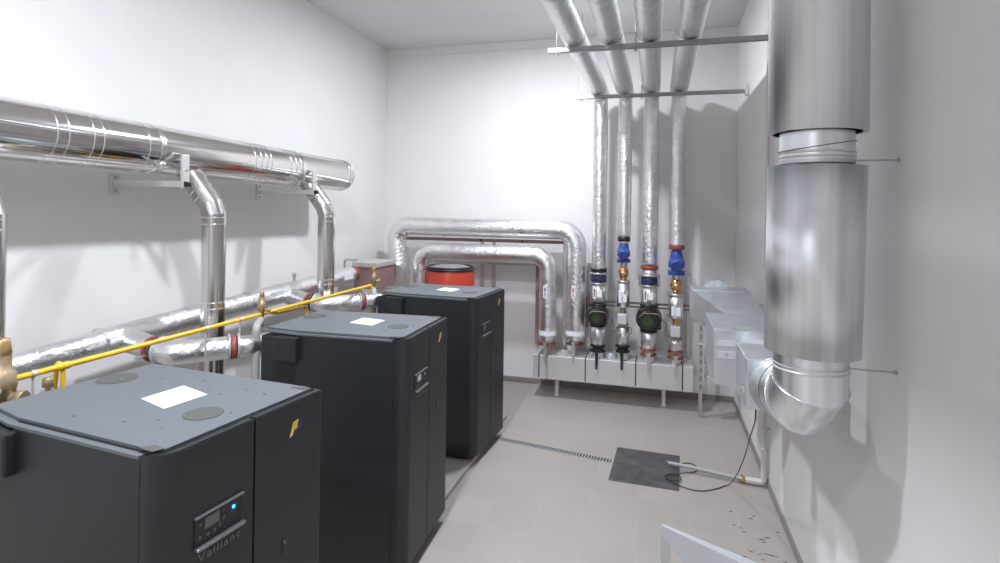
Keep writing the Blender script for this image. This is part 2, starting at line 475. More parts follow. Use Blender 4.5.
# drop pipes (mitred offsets) below the flue
DX = -2.83
def drop(y, label):
    t = thing('flue_drop_pipe', label, 'flue pipe', (DX, y, .95), 'flue drop pipes')
    r = .068 + .006
    path = [(-3.06, y - .03, 2.385), (DX, y, 2.085), (DX, y, .95)]
    bm = newbm(); tube(bm, arc_path(path, [.1, .12, .1], 1), r, 40, sharp=True)
    part('pipe', bm, 'drop', t)
    for z in (1.985, 2.03):
        b = newbm(); ring(b, (DX, y, z), (0, 0, 1), r, .003); part('joint_bead', b, 'steelring', t)
    for z in (1.43, 1.47):
        b = newbm(); ring(b, (DX, y, z), (0, 0, 1), r, .003); part('joint_bead', b, 'steelring', t)
    for s in (.60, .74):
        p = V(path[0]).lerp(V(path[1]), s); b = newbm(); ring(b, p, V(path[1]) - V(path[0]), r, .003); part('joint_bead', b, 'steelring', t)
    # horizontal leg into the boiler's back
    b = newbm(); tube(b, [(DX, y, .955), (DX, y, .95)], r * .98, 24); part('spigot', b, 'steelring', t)
    b = newbm(); tube(b, arc_path([(DX, y, .96), (DX, y, .83), (-2.40, y, .83)], .12, 5), r * .97, 28); part('elbow', b, 'drop', t)
drop(1.80, 'stainless drop pipe at the left edge of the photo, nearest the camera')
drop(3.135, 'stainless drop pipe behind the gap of first and middle boiler')
drop(4.47, 'farthest stainless drop pipe, behind the middle boiler')

# wall brackets
def bracket(y, label):
    t = thing('flue_bracket', label, 'bracket', (XL, y, 2.24), 'flue wall brackets')
    b = newbm(); box(b, XL + .001, XL + .012, y - .035, y + .035, 2.17, 2.31, .002); pl = part('wall_plate', b, 'bracket', t)
    for z in (2.195, 2.285):
        b = newbm(); cyl(b, (XL + .010, y, z), (XL + .024, y, z), .011, seg=6); part('bolt', b, 'zinc', pl)
    b = newbm(); box(b, XL + .012, -2.862, y - .02, y + .02, 2.222, 2.260, .003); part('arm', b, 'bracket', t)
    b = newbm(); box(b, -2.884, -2.862, y - .026, y + .026, 2.215, 2.425, .003); u = part('upright', b, 'bracket', t)
    b = newbm(); cyl(b, (-2.863, y, 2.33), (-2.853, y, 2.33), .008, seg=8); part('bolt', b, 'zinc', u)
    b = newbm(); box(b, -2.862, -2.835, y - .014, y + .014, 2.222, 2.25); part('end_cap', b, 'black', u)
bracket(2.93, 'flue wall bracket between the first two drop pipes from the left')
bracket(4.335, 'flue wall bracket just left of the farthest drop pipe')

# ------------------------------------------------------------------ foil manifold along the left wall
def mz(y): return 1.272 + (y - 2.1) * .0375
MX, MR = -3.14, .072
t = thing('heating_manifold_pipe', 'foil-wrapped heating main running low along the left wall', 'insulated pipe', (MX, 3, mz(3)))
def jitter(path, amp):
    return path
bm = newbm(); tube(bm, [(MX, .6, mz(.6)), (MX, 2.62, mz(2.62))], MR, 30); part('insulated_pipe', bm, 'foil', t)
bm = newbm(); tube(bm, [(MX, 2.60, mz(2.60)), (MX, 5.42, mz(5.42))], MR + .012, 30); part('insulated_pipe', bm, 'foil', t)
for y in (1.9, 2.62, 3.25, 3.85, 4.25, 4.9):
    b = newbm(); ring(b, (MX, y, mz(y)), (0, 1, 0), MR + .012, .003, w=.05); part('tape_band', b, 'tape', t)
b = newbm(); cyl(b, (MX, 5.42, mz(5.4)), (MX, 5.5, mz(5.5)), .08); part('end_flange', b, 'redflange', t)
b = newbm(); poly3(b, [(MX + .0855, 5.16, mz(5.2) - .02), (MX + .0855, 5.34, mz(5.2) - .02), (MX + .0855, 5.34, mz(5.2) + .04), (MX + .0855, 5.16, mz(5.2) + .04)], (.004, 0, 0)); part('sticker', b, 'paper', t)
b = newbm(); cyl(b, (MX, 4.45, mz(4.45) + .07), (MX, 4.45, mz(4.45) + .13), .012); sphere(b, (MX, 4.45, mz(4.45) + .135), .02); part('air_vent', b, 'zinc', t)
# branches with valves, one to each boiler
def branch(dy, dz, label, xs=0):
    ax = MX
    P = lambda x, y, z: (x + xs, y + dy, z + dz)
    t = thing('boiler_branch_pipe', label, 'insulated pipe', P(-2.9, 2.72, 1.25), 'branches from the main to the boilers')
    b = newbm(); tube(b, [(ax + .03, 2.74 + dy, 1.29 + dz), P(-2.87, 2.70, 1.26)], [.075, .066], 24); part('insulated_pipe', b, 'foil', t)
    d = V((1, -.08, -.05)).normalized(); p = V(P(-2.865, 2.698, 1.258))
    for k, (m, o, r, w) in enumerate((('redflange', .0, .074, .02), ('zinc', .03, .062, .03), ('black', .055, .078, .02), ('whitesteel', .075, .082, .012))):
        b = newbm(); cyl(b, p + d * o, p + d * (o + w), r, bev=.002); part('flange', b, m, t)
    b = newbm(); box(b, p.x + .02, p.x + .05, p.y - .14, p.y - .07, p.z - .03, p.z - .015, .004); part('lever', b, 'zinc', t)
    b = newbm(); tube(b, arc_path([p + d * .085, P(-2.70, 2.68, 1.245), P(-2.49, 2.885, 1.25)], .10, 7), .068, 26); part('insulated_elbow', b, 'foil', t)
    q = V(P(-2.49, 2.885, 1.25)); e = V((.7, .7, 0)).normalized()
    for (m, o, r, w) in (('whitesteel', 0, .08, .012), ('redflange', .014, .072, .03), ('black', .028, .066, .012), ('whitesteel', .05, .078, .012)):
        b = newbm(); cyl(b, q + e * o, q + e * (o + w), r, bev=.002); part('flange', b, m, t)
    b = newbm(); tube(b, arc_path([q + e * .06, P(-2.405, 2.97, 1.25), P(-2.385, 3.06, 1.25), P(-2.29, 3.09, 1.25)], .05, 4), .062, 24); part('insulated_stub', b, 'foil', t)
branch(0, 0, 'foil branch with flanged valve feeding the middle boiler')
branch(1.60, .035, 'foil branch with flanged valve feeding the farthest boiler', -.02)

# brass safety valves and grey discharge pipes
def safety(y, s, z0, lab1, lab2, px, py):
    x = -2.5
    t = thing('safety_valve', lab1, 'valve', (x, y, z0), 'brass safety valves')
    b = newbm(); tube(b, [(x, y, z0 - .10), (x, y, z0), (x, y, z0 + .005), (x, y, z0 + .06 * s), (x, y, z0 + .065 * s), (x, y, z0 + .10 * s)], [.014 * s, .014 * s, .025 * s, .025 * s, .018 * s, .016 * s], 16)
    bd = part('body', b, 'brassd', t)
    b = newbm(); cyl(b, (x, y, z0 + .10 * s), (x, y, z0 + .135 * s), .017 * s, .013 * s, seg=12, bev=.002); part('cap', b, 'brass', t)
    b = newbm(); ring(b, (x, y, z0 + .03 * s), (0, 0, 1), .025 * s, .003 * s, w=.012); part('nut', b, 'brass', bd)
    b = newbm(); cyl(b, (x, y, z0 + .01), (x + .045 * s, y + .02, z0 + .01), .012 * s, seg=12); cyl(b, (x + .035 * s, y + .015, z0 + .01), (x + .05 * s, y + .022, z0 + .01), .017 * s, seg=12, bev=.002); part('outlet', b, 'brassd', t)
    t2 = thing('discharge_pipe', lab2, 'pipe', (px, py, 0), 'grey discharge pipes beside the boilers')
    zt = 1.365
    b = newbm(); tube(b, arc_path([(x + .012, y - .025, zt), (px, py, zt), (px, py, .04)], .035, 6), .0235, 20); p = part('pipe', b, 'grey_pvc', t2)
    b = newbm(); ring(b, (px, py, zt - .07), (0, 0, 1), .0235, .010, w=.035); part('socket', b, 'grey_pvc', t2)
safety(1.66, 1.8, 1.32, 'largest looking brass safety valve, cut by the left edge of the photo', 'grey discharge pipe beside the nearest boiler at the photo edge', -2.43, 1.50)
safety(3.20, 1.0, 1.415, 'brass safety valve between first and middle boiler', 'grey plastic discharge pipe left of the middle boiler', -2.37, 2.985)
safety(4.74, 1.0, 1.43, 'brass safety valve at the far end of the yellow pipe', 'grey plastic discharge pipe left of the farthest boiler', -2.44, 4.63)

# gas pipe
t = thing('gas_pipe', 'thin yellow gas pipe running behind the three boilers', 'gas pipe', (-2.5, 3, 1.40))
gz = lambda y: 1.392 + (y - 1.7) * .004
b = newbm(); tube(b, arc_path([(-2.5, 1.66, gz(1.66)), (-2.5, 4.70, gz(4.7)), (-2.5, 4.70, 1.30), (-2.5, 4.70, 1.1)], .02, 4), .0125, 16); part('pipe', b, 'yellow', t)
for y in (1.90,):
    b = newbm(); tube(b, arc_path([(-2.5, y, gz(y)), (-2.56, y + .02, gz(y) + .005), (-2.60, y + .02, 1.1)], .02, 4), .011, 14)
    cyl(b, (-2.5, y - .03, gz(y)), (-2.5, y + .03, gz(y)), .0165, bev=.002)
    tube(b, [(-2.5, y, gz(y)), (-2.5, y, 1.16)], .010, 12)
    part('tee_branch', b, 'yellow', t)
b = newbm(); tube(b, arc_path([(-2.5, 3.27, gz(3)), (-2.53, 3.40, gz(3) - .03), (-2.53, 3.75, gz(3) - .035), (-2.53, 3.75, 1.1)], .02, 4), .010, 12); part('tee_branch', b, 'yellow', t)
for y in (1.775, 2.72, 3.0):
    b = newbm(); ring(b, (-2.5, y, gz(y)), (0, 1, 0), .0125, .005, w=.018); box(b, -2.503, -2.497, y - .005, y + .005, gz(y) - .16, gz(y) - .012); part('pipe_clip', b, 'bracket', t)

# air bleeder by first boiler
t = thing('bleed_valve', 'small brass bleed valve behind the nearest boiler corner', 'valve', (-2.45, 1.80, 1.33))
b = newbm(); cyl(b, (-2.45, 1.80, 1.20), (-2.45, 1.80, 1.345), .010, seg=12); cyl(b, (-2.45, 1.80, 1.335), (-2.45, 1.80, 1.375), .021, .019, seg=16, bev=.004); part('body', b, 'brassd', t)
b = newbm(); cyl(b, (-2.45, 1.80, 1.312), (-2.45, 1.80, 1.320), .026, seg=16); part('washer', b, 'zinc', t)

# ------------------------------------------------------------------ box in the corner, upper + lower back wall pipes
t = thing('filter_box', 'brown box with beige lid in the far left corner', 'equipment box', (-3.07, 5.85, 1.2))
b = newbm(); box(b, -3.21, -2.93, 5.62, 6.05, 1.22, 1.46, .008); part('body', b, 'mauve', t)
b = newbm(); box(b, -3.225, -2.915, 5.605, 6.065, 1.455, 1.515, .012); l = part('lid', b, 'beige', t)
for yy in (5.70, 5.97):
    b = newbm(); box(b, XL + .001, -3.21, yy - .02, yy + .02, 1.25, 1.29, .002); part('wall_arm', b, 'zinc', t)
b = newbm(); sphere(b, (-3.06, 5.75, 1.52), .014); part('lid_screw', b, 'zinc', l)
b = newbm(); tube(b, arc_path([(-3.36, 5.68, 1.40), (-3.36, 5.68, 1.53), (-3.20, 5.68, 1.53)], .03, 4), .010, 10); part('conduit', b, 'zinc', t)

PY = 6.45
def z_at(py): return 1.9 - (py - 230) * .01137      # riser heights
t = thing('foil_return_pipe', 'upper and longer foil-wrapped pipe arching along the back wall', 'insulated pipe', (-1.0, PY, .5))
UR = .112
path = arc_path([(-2.98, 6.15, 1.34), (-3.04, PY - .02, 1.36), (-3.12, PY, 1.90), (-.87, PY, 1.89), (-.87, PY, .66)], [.1, .09, .17, .20, .1], 8)
b = newbm(); tube(b, path, UR, 32); part('insulated_pipe', b, 'foil', t)
for p, d in (((-3.06, PY, 1.60), (0, 0, 1)), ((-2.72, PY, 1.897), (1, 0, 0)), ((-1.95, PY, 1.894), (1, 0, 0)), ((-1.15, PY, 1.891), (1, 0, 0)), ((-.87, PY, 1.52), (0, 0, 1))):
    b = newbm(); ring(b, p, d, UR, .003, w=.06); part('tape_band', b, 'tape', t)
t2 = thing('foil_supply_pipe', 'lower foil-wrapped pipe on the back wall, nested under the longer one', 'insulated pipe', (-1.2, PY - .12, .5))
PL = PY - .10
b = newbm(); tube(b, arc_path([(-2.72, PL, .9), (-2.72, PL, 1.615), (-1.172, PL, 1.60), (-1.172, PL, .66)], [.1, .17, .17, .1], 8), .098, 32); part('insulated_pipe', b, 'foil', t2)
for p, d in (((-2.35, PL, 1.612), (1, 0, 0)), ((-1.60, PL, 1.604), (1, 0, 0)), ((-1.172, PL, 1.38), (0, 0, 1)), ((-2.72, PL, 1.33), (0, 0, 1))):
    b = newbm(); ring(b, p, d, .098, .003, w=.06); part('tape_band', b, 'tape', t2)
for (tt, x, yy, r) in ((t2, -1.172, PL, .098), (t, -.87, PY, .112)):
    b = newbm(); box(b, x - .035, x + .005, yy - r - .006, yy - r + .02, 1.13, 1.27, .002); s = part('flow_sticker', b, 'paper', tt)
    b = newbm(); poly3(b, [(x - .020, yy - r - .007, 1.15), (x - .010, yy - r - .007, 1.15), (x - .010, yy - r - .007, 1.22), (x - .003, yy - r - .007, 1.22), (x - .015, yy - r - .007, 1.26), (x - .027, yy - r - .007, 1.22), (x - .020, yy - r - .007, 1.22)], (0, -.001, 0))
    part('arrow', b, 'navy' if tt == t2 else 'red', s)
    b = newbm(); ring(b, (x, yy, .735), (0, 0, 1), r, .004, w=.055); part('label_band', b, 'paper', tt)

# ------------------------------------------------------------------ distribution header
HZ0, HZ1, HX0, HX1 = .235, .485, -1.32, .395
t = thing('distribution_header', 'long metal-clad distribution header on short legs at the back wall', 'header', (-.45, 6.45, .05))
b = newbm(); box(b, HX0, HX1, 6.30, 6.62, HZ0, HZ1, .006); part('cladding', b, 'header', t)
for x in (-1.255, -.735, -.195, .285):
    b = newbm(); box(b, x - .006, x + .006, 6.296, 6.622, HZ0 - .001, HZ1 + .003, .001); part('joint_strip', b, 'black', t)
b = newbm()
for i in range(5):
    x0 = [-1.32, -1.249, -.729, -.189, .291][i]; x1 = [-1.261, -.741, -.201, .279, .395][i]
    box(b, x0, x1, 6.292, 6.30, HZ0 - .012, HZ0 + .002)
part('lower_lip', b, 'header', t)
for x in (-1.07, .10):
    b = newbm(); cyl(b, (x, 6.44, .02), (x, 6.44, HZ0 + .01), .024, seg=18); l = part('leg', b, 'leg', t)
    b = newbm(); cyl(b, (x, 6.44, 0), (x, 6.44, .02), .036, .032, seg=18, bev=.004); part('foot_plate', b, 'leg', l)
b = newbm(); cyl(b, (-.47, 6.42, HZ1 - .01), (-.47, 6.42, HZ1 + .06), .055, bev=.01); part('spare_cap', b, 'leg', t)

def butterfly(x, y, z, r, col, label, lever=True):
    v = thing('butterfly_valve', label, 'valve', (x, y, z), 'shut-off valves above the header')
    b = newbm(); cyl(b, (x, y, z - .040), (x, y, z - .020), r * 1.12, bev=.003); part('lower_flange', b, col, v)
    b = newbm(); cyl(b, (x, y, z + .020), (x, y, z + .040), r * 1.12, bev=.003); part('upper_flange', b, col, v)
    b = newbm(); cyl(b, (x, y, z - .021), (x, y, z + .021), r * .82); box(b, x - .02, x + .02, y - max(r * 1.4, .145), y, z - .012, z + .012, .003); part('body', b, 'black' if col == 'black' else 'zinc', v)
    if lever:
        b = newbm(); yy = y - max(r * 1.42, .142)
        poly3(b, [(x - .022, yy, z + .02), (x + .022, yy, z + .02), (x + .016, yy, z - .06), (x + .011, yy - .01, z - .20), (x - .011, yy - .01, z - .20), (x - .016, yy, z - .06)], (0, -.008, 0))
        part('lever', b, 'black' if col == 'black' else 'zinc', v)
    return v
def stub(x, y, r, label):
    b = newbm(); cyl(b, (x, y, HZ1 + .001), (x, y, .585), r)
    return b
for (x, y, lab) in ((-1.172, PL, 'red valve under the lower back wall foil pipe, leftmost on the header'), (-.87, PY, 'red valve under the upper back wall foil pipe, second from the left')):
    butterfly(x, y, .635, .085, 'redflange', lab)

# ------------------------------------------------------------------ the four risers and their ceiling runs
PZ, PR = 3.415, .088
FAR_END = 6.42
def riser_path(x, xs, zlow): return arc_path([(xs, YF + .05, PZ), (x, FAR_END, PZ), (x, FAR_END, zlow)], .13, 8)
RX = [-.612, -.342, -.066, .215]
places = ['leftmost', 'second from the left', 'third from the left', 'rightmost']
RR = [.080, .074, .083, .078]
ZL = [1.475, 1.85, 1.545, 1.78]
ris = []
for i, x in enumerate(RX):
    t = thing('insulated_riser_pipe', 'foil-wrapped riser turning along the ceiling, %s of the four' % places[i], 'insulated pipe', (x, FAR_END, ZL[i]), 'four ceiling riser pipes')
    ris.append(t)
    zz = PZ
    b = newbm(); tube(b, [(x, YF + .03, zz), (x, FAR_END + .02, zz)], .092, 30); part('ceiling_run', b, 'foilr', t)
    b = newbm(); tube(b, [(x, FAR_END, zz), (x, FAR_END, ZL[i])], RR[i], 30); part('vertical_run', b, 'foilr', t)
    b = newbm(); tube(b, [(x, FAR_END + .02, zz), (x, FAR_END + .05, zz)], [.092, .06], 30); part('bend_cap', b, 'foilr', t)
    for y in (3.3, 1.7):
        b = newbm(); ring(b, (x, y + .1 * i, zz), (0, 1, 0), .092, .003, w=.06); part('tape_band', b, 'tape', t)
    for z in (3.0, 2.45, 2.0):
        if z > ZL[i] + .05:
            b = newbm(); ring(b, (x, FAR_END, z - .07 * i), (0, 0, 1), RR[i], .0025, w=.06); part('tape_band', b, 'tape', t)
    # tapered end of the insulation
    if i in (1, 3):
        b = newbm(); tube(b, [(x, FAR_END, ZL[i]), (x, FAR_END, ZL[i] - .02), (x, FAR_END, 1.76 if i == 1 else 1.74)], [RR[i], .058, .056], 26); part('lower_sleeve', b, 'foilr', t)

RY = FAR_END
def sleeve(bm, x, z0, z1, r): return tube(bm, [(x, RY, z0), (x, RY, z0 + .008), (x, RY, z1 - .008), (x, RY, z1)], [r - .012, r, r, r - .012], 26)
def pump_set(i, zf, r, col, zp, rp, zb):
    x = RX[i]; t = ris[i]
    # in-line fittings carried by the riser
    b = newbm(); cyl(b, (x, RY, zf - .02), (x, RY, zf + .02), r * 1.12, bev=.003); part('flange', b, 'black' if col == 'black' else 'redflange', t)
    b = newbm(); sleeve(b, x, 1.395, zf - .02, r * .95); part('insulated_sleeve', b, 'foilr', t)
    b = newbm(); cyl(b, (x, RY, 1.325), (x, RY, 1.395), r * 1.08, bev=.003); part('coloured_band', b, 'navy', t)
    b = newbm()
    for s in (-1, 1): cyl(b, (x + s * r * 1.25, RY - .02, 1.30), (x + s * r * 1.25, RY - .02, 1.42), .007, seg=8)
    cyl(b, (x, RY, 1.41), (x, RY, 1.425), r * 1.3, bev=.002); cyl(b, (x, RY, 1.30), (x, RY, 1.315), r * 1.3, bev=.002)
    part('flange_bolts', b, 'zinc', t)
    b = newbm(); sleeve(b, x, 1.10, 1.30, r); sl = part('insulated_sleeve', b, 'foilr', t)
    b = newbm(); box(b, x - .055, x - .02, RY - r - .006, RY - r + .02, 1.14, 1.27, .002); box(b, x - .01, x + .045, RY - r - .006, RY - r + .02, 1.16, 1.235, .002); st = part('flow_sticker', b, 'paper', t)
    b = newbm(); poly3(b, [(x - .045, RY - r - .007, 1.16), (x - .035, RY - r - .007, 1.16), (x - .030, RY - r - .007, 1.25), (x - .045, RY - r - .007, 1.25)], (0, -.001, 0)); part('arrow', b, 'red', st)
    # pump
    p = thing('circulation_pump', 'round dark circulation pump on the %s riser' % places[i], 'pump', (x, RY, zp), 'circulation pumps')
    b = newbm(); cyl(b, (x, RY, zp - rp * 1.05), (x, RY, zp + rp * 1.1), r * .9); cyl(b, (x, RY, zp + rp * .85), (x, RY, zp + rp * 1.12), r * 1.15, bev=.004); cyl(b, (x, RY, zp - rp * 1.12), (x, RY, zp - rp * .9), r * 1.1, bev=.004); part('pipe_body', b, 'pump', p)
    b = newbm(); cyl(b, (x, RY + .06, zp), (x, RY - .10, zp), rp, bev=.015); part('volute', b, 'pump', p)
    b = newbm(); cyl(b, (x, RY - .09, zp), (x, RY - .19, zp), rp * .82, rp * .78, bev=.012); mo = part('motor', b, 'pump', p)
    b = newbm(); cyl(b, (x - .01, RY - .188, zp - .005), (x - .01, RY - .197, zp - .005), rp * .45, bev=.003); part('face', b, 'pumpface', mo)
    b = newbm(); box(b, x + rp * .35, x + rp * .95, RY - .17, RY - .06, zp - rp * .7, zp + rp * .5, .008); part('terminal_box', b, 'black', p)
    b = newbm(); tube(b, arc_path([(x - rp * .7, RY - .19, zp + rp * .25), (x - rp * .4, RY - .215, zp + rp * .6), (x + rp * .7, RY - .205, zp + rp * .58), (x + rp * 1.0, RY - .15, zp + rp * .1), (x + rp * 1.35, RY - .10, zp - rp * .3), (x + rp * 1.2, RY - .08, zp - rp * 1.2), (x + rp * 1.7, RY - .02, zp - rp * 1.35)], .03, 4), .006, 8); part('cable', b, 'mauve', p)
    b = newbm(); sleeve(b, x, zb + .04, zp - rp * 1.1, r); part('insulated_sleeve', b, 'foilr', t)
    b = newbm(); box(b, x - .03, x + .03, RY - r - .005, RY - r + .02, zb + .09, zb + .14, .002); part('nameplate', b, 'grey_pvc', t)
    b = newbm(); cyl(b, (x, RY, HZ1 + .001), (x, RY, zb - .04), r * .85); part('connection_stub', b, 'foilr', t)
pump_set(0, 1.455, .080, 'black', .955, .115, .585)
pump_set(2, 1.505, .084, 'red', .955, .135, .585)
butterfly(RX[0], RY, .585, .075, 'black', 'black valve below the pump on the leftmost riser')
butterfly(RX[2], RY, .585, .078, 'redflange', 'red valve below the pump on the third riser')

def valve_set(i, zt, s, red, zb):
    x = RX[i]; t = ris[i]
    b = newbm(); cyl(b, (x, RY, zt - .025), (x, RY, zt + .025), .074 * s, bev=.003); part('flange', b, 'redflange' if red else 'black', t)
    v = thing('blue_strainer', 'blue enamelled strainer on the %s riser' % places[i], 'strainer', (x, RY, zt - .15), 'blue strainers')
    z = zt - .03
    b = newbm(); tube(b, [(x, RY, z), (x, RY, z - .02), (x, RY - .01, z - .10 * s), (x, RY, z - .20 * s), (x, RY, z - .21 * s)], [.045 * s, .05 * s, .068 * s, .05 * s, .045 * s], 24); part('body', b, 'blueb', v)
    b = newbm(); cyl(b, (x + .0, RY - .03, z - .11 * s), (x, RY - .13, z - .155 * s), .066 * s, .060 * s, bev=.008)
    cyl(b, (x - .075 * s, RY - .02, z - .135 * s), (x + .075 * s, RY - .02, z - .135 * s), .042 * s, bev=.012); part('bonnet', b, 'blueb', v)
    b = newbm(); cyl(b, (x, RY, z - .235 * s), (x, RY, z - .205 * s), .080 * s, bev=.004)
    cyl(b, (x, RY, z - .245 * s), (x, RY, z - .237 * s), .080 * s); part('lower_flange', b, 'blueb', v)
    z2 = z - .245 * s
    b = newbm(); cyl(b, (x, RY, z2 - .05), (x, RY, z2), .040 * s, seg=8); part('neck', b, 'zinc', t)
    w = thing('brass_check_valve', 'round brass check valve under the blue strainer, %s riser' % places[i], 'valve', (x, RY, z2 - .11), 'brass check valves')
    b = newbm(); tube(b, [(x, RY, z2 - .045), (x, RY, z2 - .06), (x, RY, z2 - .11), (x, RY, z2 - .16), (x, RY, z2 - .185)], [.03, .046 * s, .062 * s, .046 * s, .035], 20); part('body', b, 'copper', w)
    b = newbm(); sphere(b, (x, RY - .045, z2 - .12), .042 * s); part('bonnet', b, 'brass', w)
    b = newbm(); cyl(b, (x, RY, z2 - .185), (x, RY, z2 - .20), .036, seg=6); part('nut', b, 'copper', w)
    z3 = z2 - .20
    b = newbm(); cyl(b, (x, RY, z3 - .03), (x, RY, z3), .076 * s, bev=.004); part('flange', b, 'zinc', t)
    return z3 - .03
z3 = valve_set(1, 1.805, .92, False, .60)
x = RX[1]; t = ris[1]
b = newbm(); sleeve(b, x, 1.055, z3, .07); part('insulated_sleeve', b, 'foilr', t)
b = newbm(); box(b, x - .045, x - .012, RY - .077, RY - .05, 1.11, 1.24, .002); box(b, x + .0, x + .04, RY - .076, RY - .05, 1.12, 1.20, .002); part('flow_sticker', b, 'paper', t)
b = newbm(); cyl(b, (x, RY, .99), (x, RY, 1.056), .03, seg=12); part('neck', b, 'brassd', t)
z4 = valve_set(3, 1.735, 1.10, True, .56)
x = RX[3]
b = newbm(); sleeve(b, x, .97, z4, .074); part('insulated_sleeve', b, 'foilr', ris[3])
b = newbm(); box(b, x - .05, x - .015, RY - .081, RY - .05, 1.0, 1.10, .002); box(b, x - .005, x + .045, RY - .080, RY - .05, 1.0, 1.09, .002); part('flow_sticker', b, 'paper', ris[3])
b = newbm(); cyl(b, (x, RY, .89), (x, RY, .975), .035, seg=12); part('neck', b, 'brass', ris[3])
for i, za, zb in ((1, .99, .60), (3, .89, .575)):
    x = RX[i]
    a = thing('valve_actuator', 'small silver valve actuator on the %s riser' % places[i], 'actuator', (x, RY - .05, za - .06), 'valve actuators')
    b = newbm(); box(b, x - .055, x + .045, RY - .10, RY + .03, za - .11, za, .008); part('housing', b, 'leg', a)
    b = newbm(); box(b, x - .045, x + .06, RY - .09, RY + .03, za - .145, za - .112, .008); part('base', b, 'rustrail', a)
    b = newbm(); tube(b, arc_path([(x + .05, RY - .08, za - .13), (x + .09, RY - .07, za - .14), (x + .095, RY - .05, za - .2), (x + .07, RY - .02, za - .23)], .02, 4), .005, 8); part('cable', b, 'copper', a)
    b = newbm(); sleeve(b, x, zb + .04, za - .145, .070); part('insulated_sleeve', b, 'foilr', ris[i])
    b = newbm(); box(b, x - .02, x + .035, RY - .078, RY - .05, zb + .08, zb + .13, .002); part('nameplate', b, 'grey_pvc', ris[i])
    b = newbm(); cyl(b, (x, RY, HZ1 + .001), (x, RY, zb - .04), .062); part('connection_stub', b, 'foilr', ris[i])
butterfly(RX[1], RY, .60, .070, 'black', 'black valve at the foot of the second riser')
butterfly(RX[3], RY, .575, .074, 'redflange', 'red valve at the foot of the rightmost riser')

# ------------------------------------------------------------------ strut frame on the back wall, cross rail
t = thing('wall_strut_frame', 'zinc strut frame carrying the pipes on the back wall', 'strut frame', (-1.5, 6.7, 0))
b = newbm(); box(b, -3.15, -1.05, 6.66, 6.70, 1.715, 1.755, .003); part('rail', b, 'mauve', t)
b = newbm(); box(b, -2.75, -1.28, 6.66, 6.70, 1.445, 1.475, .003); part('rail', b, 'zinc', t)
for (x, z1) in ((-2.07, 1.72), (-1.92, 1.72), (-1.37, 1.46), (-1.04, 1.72), (-.75, 1.5), (.36, 1.4)):
    b = newbm(); box(b, x - .02, x + .02, 6.705, 6.745, (.002 if x < -1.5 else .50), z1, .003); part('upright', b, 'zinc' if x != -1.37 else 'mauve', t)
for (x, z) in ((-2.55, 1.78), (-2.07, 1.735), (-1.55, 1.735)):
    b = newbm(); sphere(b, (x, 6.655, z), .014); part('bolt', b, 'black', t)
t = thing('pump_rail', 'thin brown rail crossing behind the pumps above the header', 'rail', (-.2, 6.57, 1.07))
b = newbm(); box(b, -.76, .42, 6.535, 6.565, 1.075, 1.095, .002); part('upper_rail', b, 'rustrail', t)
b = newbm(); box(b, -.76, .42, 6.535, 6.565, 1.035, 1.05, .002); part('lower_rail', b, 'rustrail', t)
b = newbm(); box(b, -.765, -.735, 6.53, 6.57, .78, 1.13, .002); part('end_post', b, 'rustrail', t)

# ------------------------------------------------------------------ hangers under the ceiling pipes
def hanger(y, x0, x1, rods, label, hook=False):
    t = thing('pipe_hanger_rail', label, 'hanger rail', (0, y, 3.3), 'hanger rails under the ceiling pipes')
    b = newbm(); box(b, x0, x1, y - .02, y + .02, 3.283, 3.318, .003); part('rail', b, 'raild', t)
    b = newbm(); box(b, x0 - .008, x0 + .10, y - .022, y + .022, 3.281, 3.320, .003); part('end_sleeve', b, 'leg', t)
    for rx in rods:
        b = newbm(); cyl(b, (rx, y, 3.27), (rx, y, ZC - .002), .0045, seg=8); cyl(b, (rx, y, 3.262), (rx, y, 3.278), .011, seg=6); part('threaded_rod', b, 'wire', t)
    for x in RX:
        b = newbm(); ring(b, (x, y, PZ), (0, 1, 0), .0925, .004, w=.03); part('pipe_clamp', b, 'zinc', t)
    if hook:
        b = newbm(); box(b, x1 - .01, x1 + .02, y - .03, y + .03, 3.26, 3.34, .004); sphere(b, (x1 + .005, y - .03, 3.355), .012); part('wall_clip', b, 'leg', t)
hanger(4.20, -.79, XR - .003, (-.735, -.16), 'nearer and higher looking hanger rail under the ceiling pipes')
hanger(5.98, -.82, XR - .025, (-.775, -.16), 'farther hanger rail clipped to the right wall, under the ceiling pipes', True)

# ------------------------------------------------------------------ red expansion vessel
t = thing('expansion_vessel', 'round red expansion vessel with a dark rim behind the farthest boiler', 'vessel', (-2.13, 5.80, 0))
VX, VY, VR = -2.15, 5.80, .27
b = newbm(); tube(b, [(VX, VY, .16), (VX, VY, .17), (VX, VY, .30), (VX, VY, 1.43), (VX, VY, 1.46)], [.12, .16, VR, VR, VR - .01], 48); part('tank', b, 'tankred', t)
b = newbm(); ring(b, (VX, VY, 1.465), (0, 0, 1), VR - .006, .014); ring(b, (VX, VY, 1.485), (0, 0, 1), VR - .02, .012); part('rim', b, 'black', t)
b = newbm(); tube(b, [(VX, VY, 1.44), (VX, VY, 1.475), (VX, VY, 1.50), (VX, VY, 1.51)], [VR - .02, VR - .03, VR * .6, .05], 48); part('lid', b, 'tankgrey', t)
for k in range(3):
    a = k * 2 * PI / 3 + .4; b = newbm(); cx, cy = VX + .2 * math.cos(a), VY + .2 * math.sin(a)
    box(b, cx - .02, cx + .02, cy - .02, cy + .02, 0, .25, .003); part('leg', b, 'tankred', t)

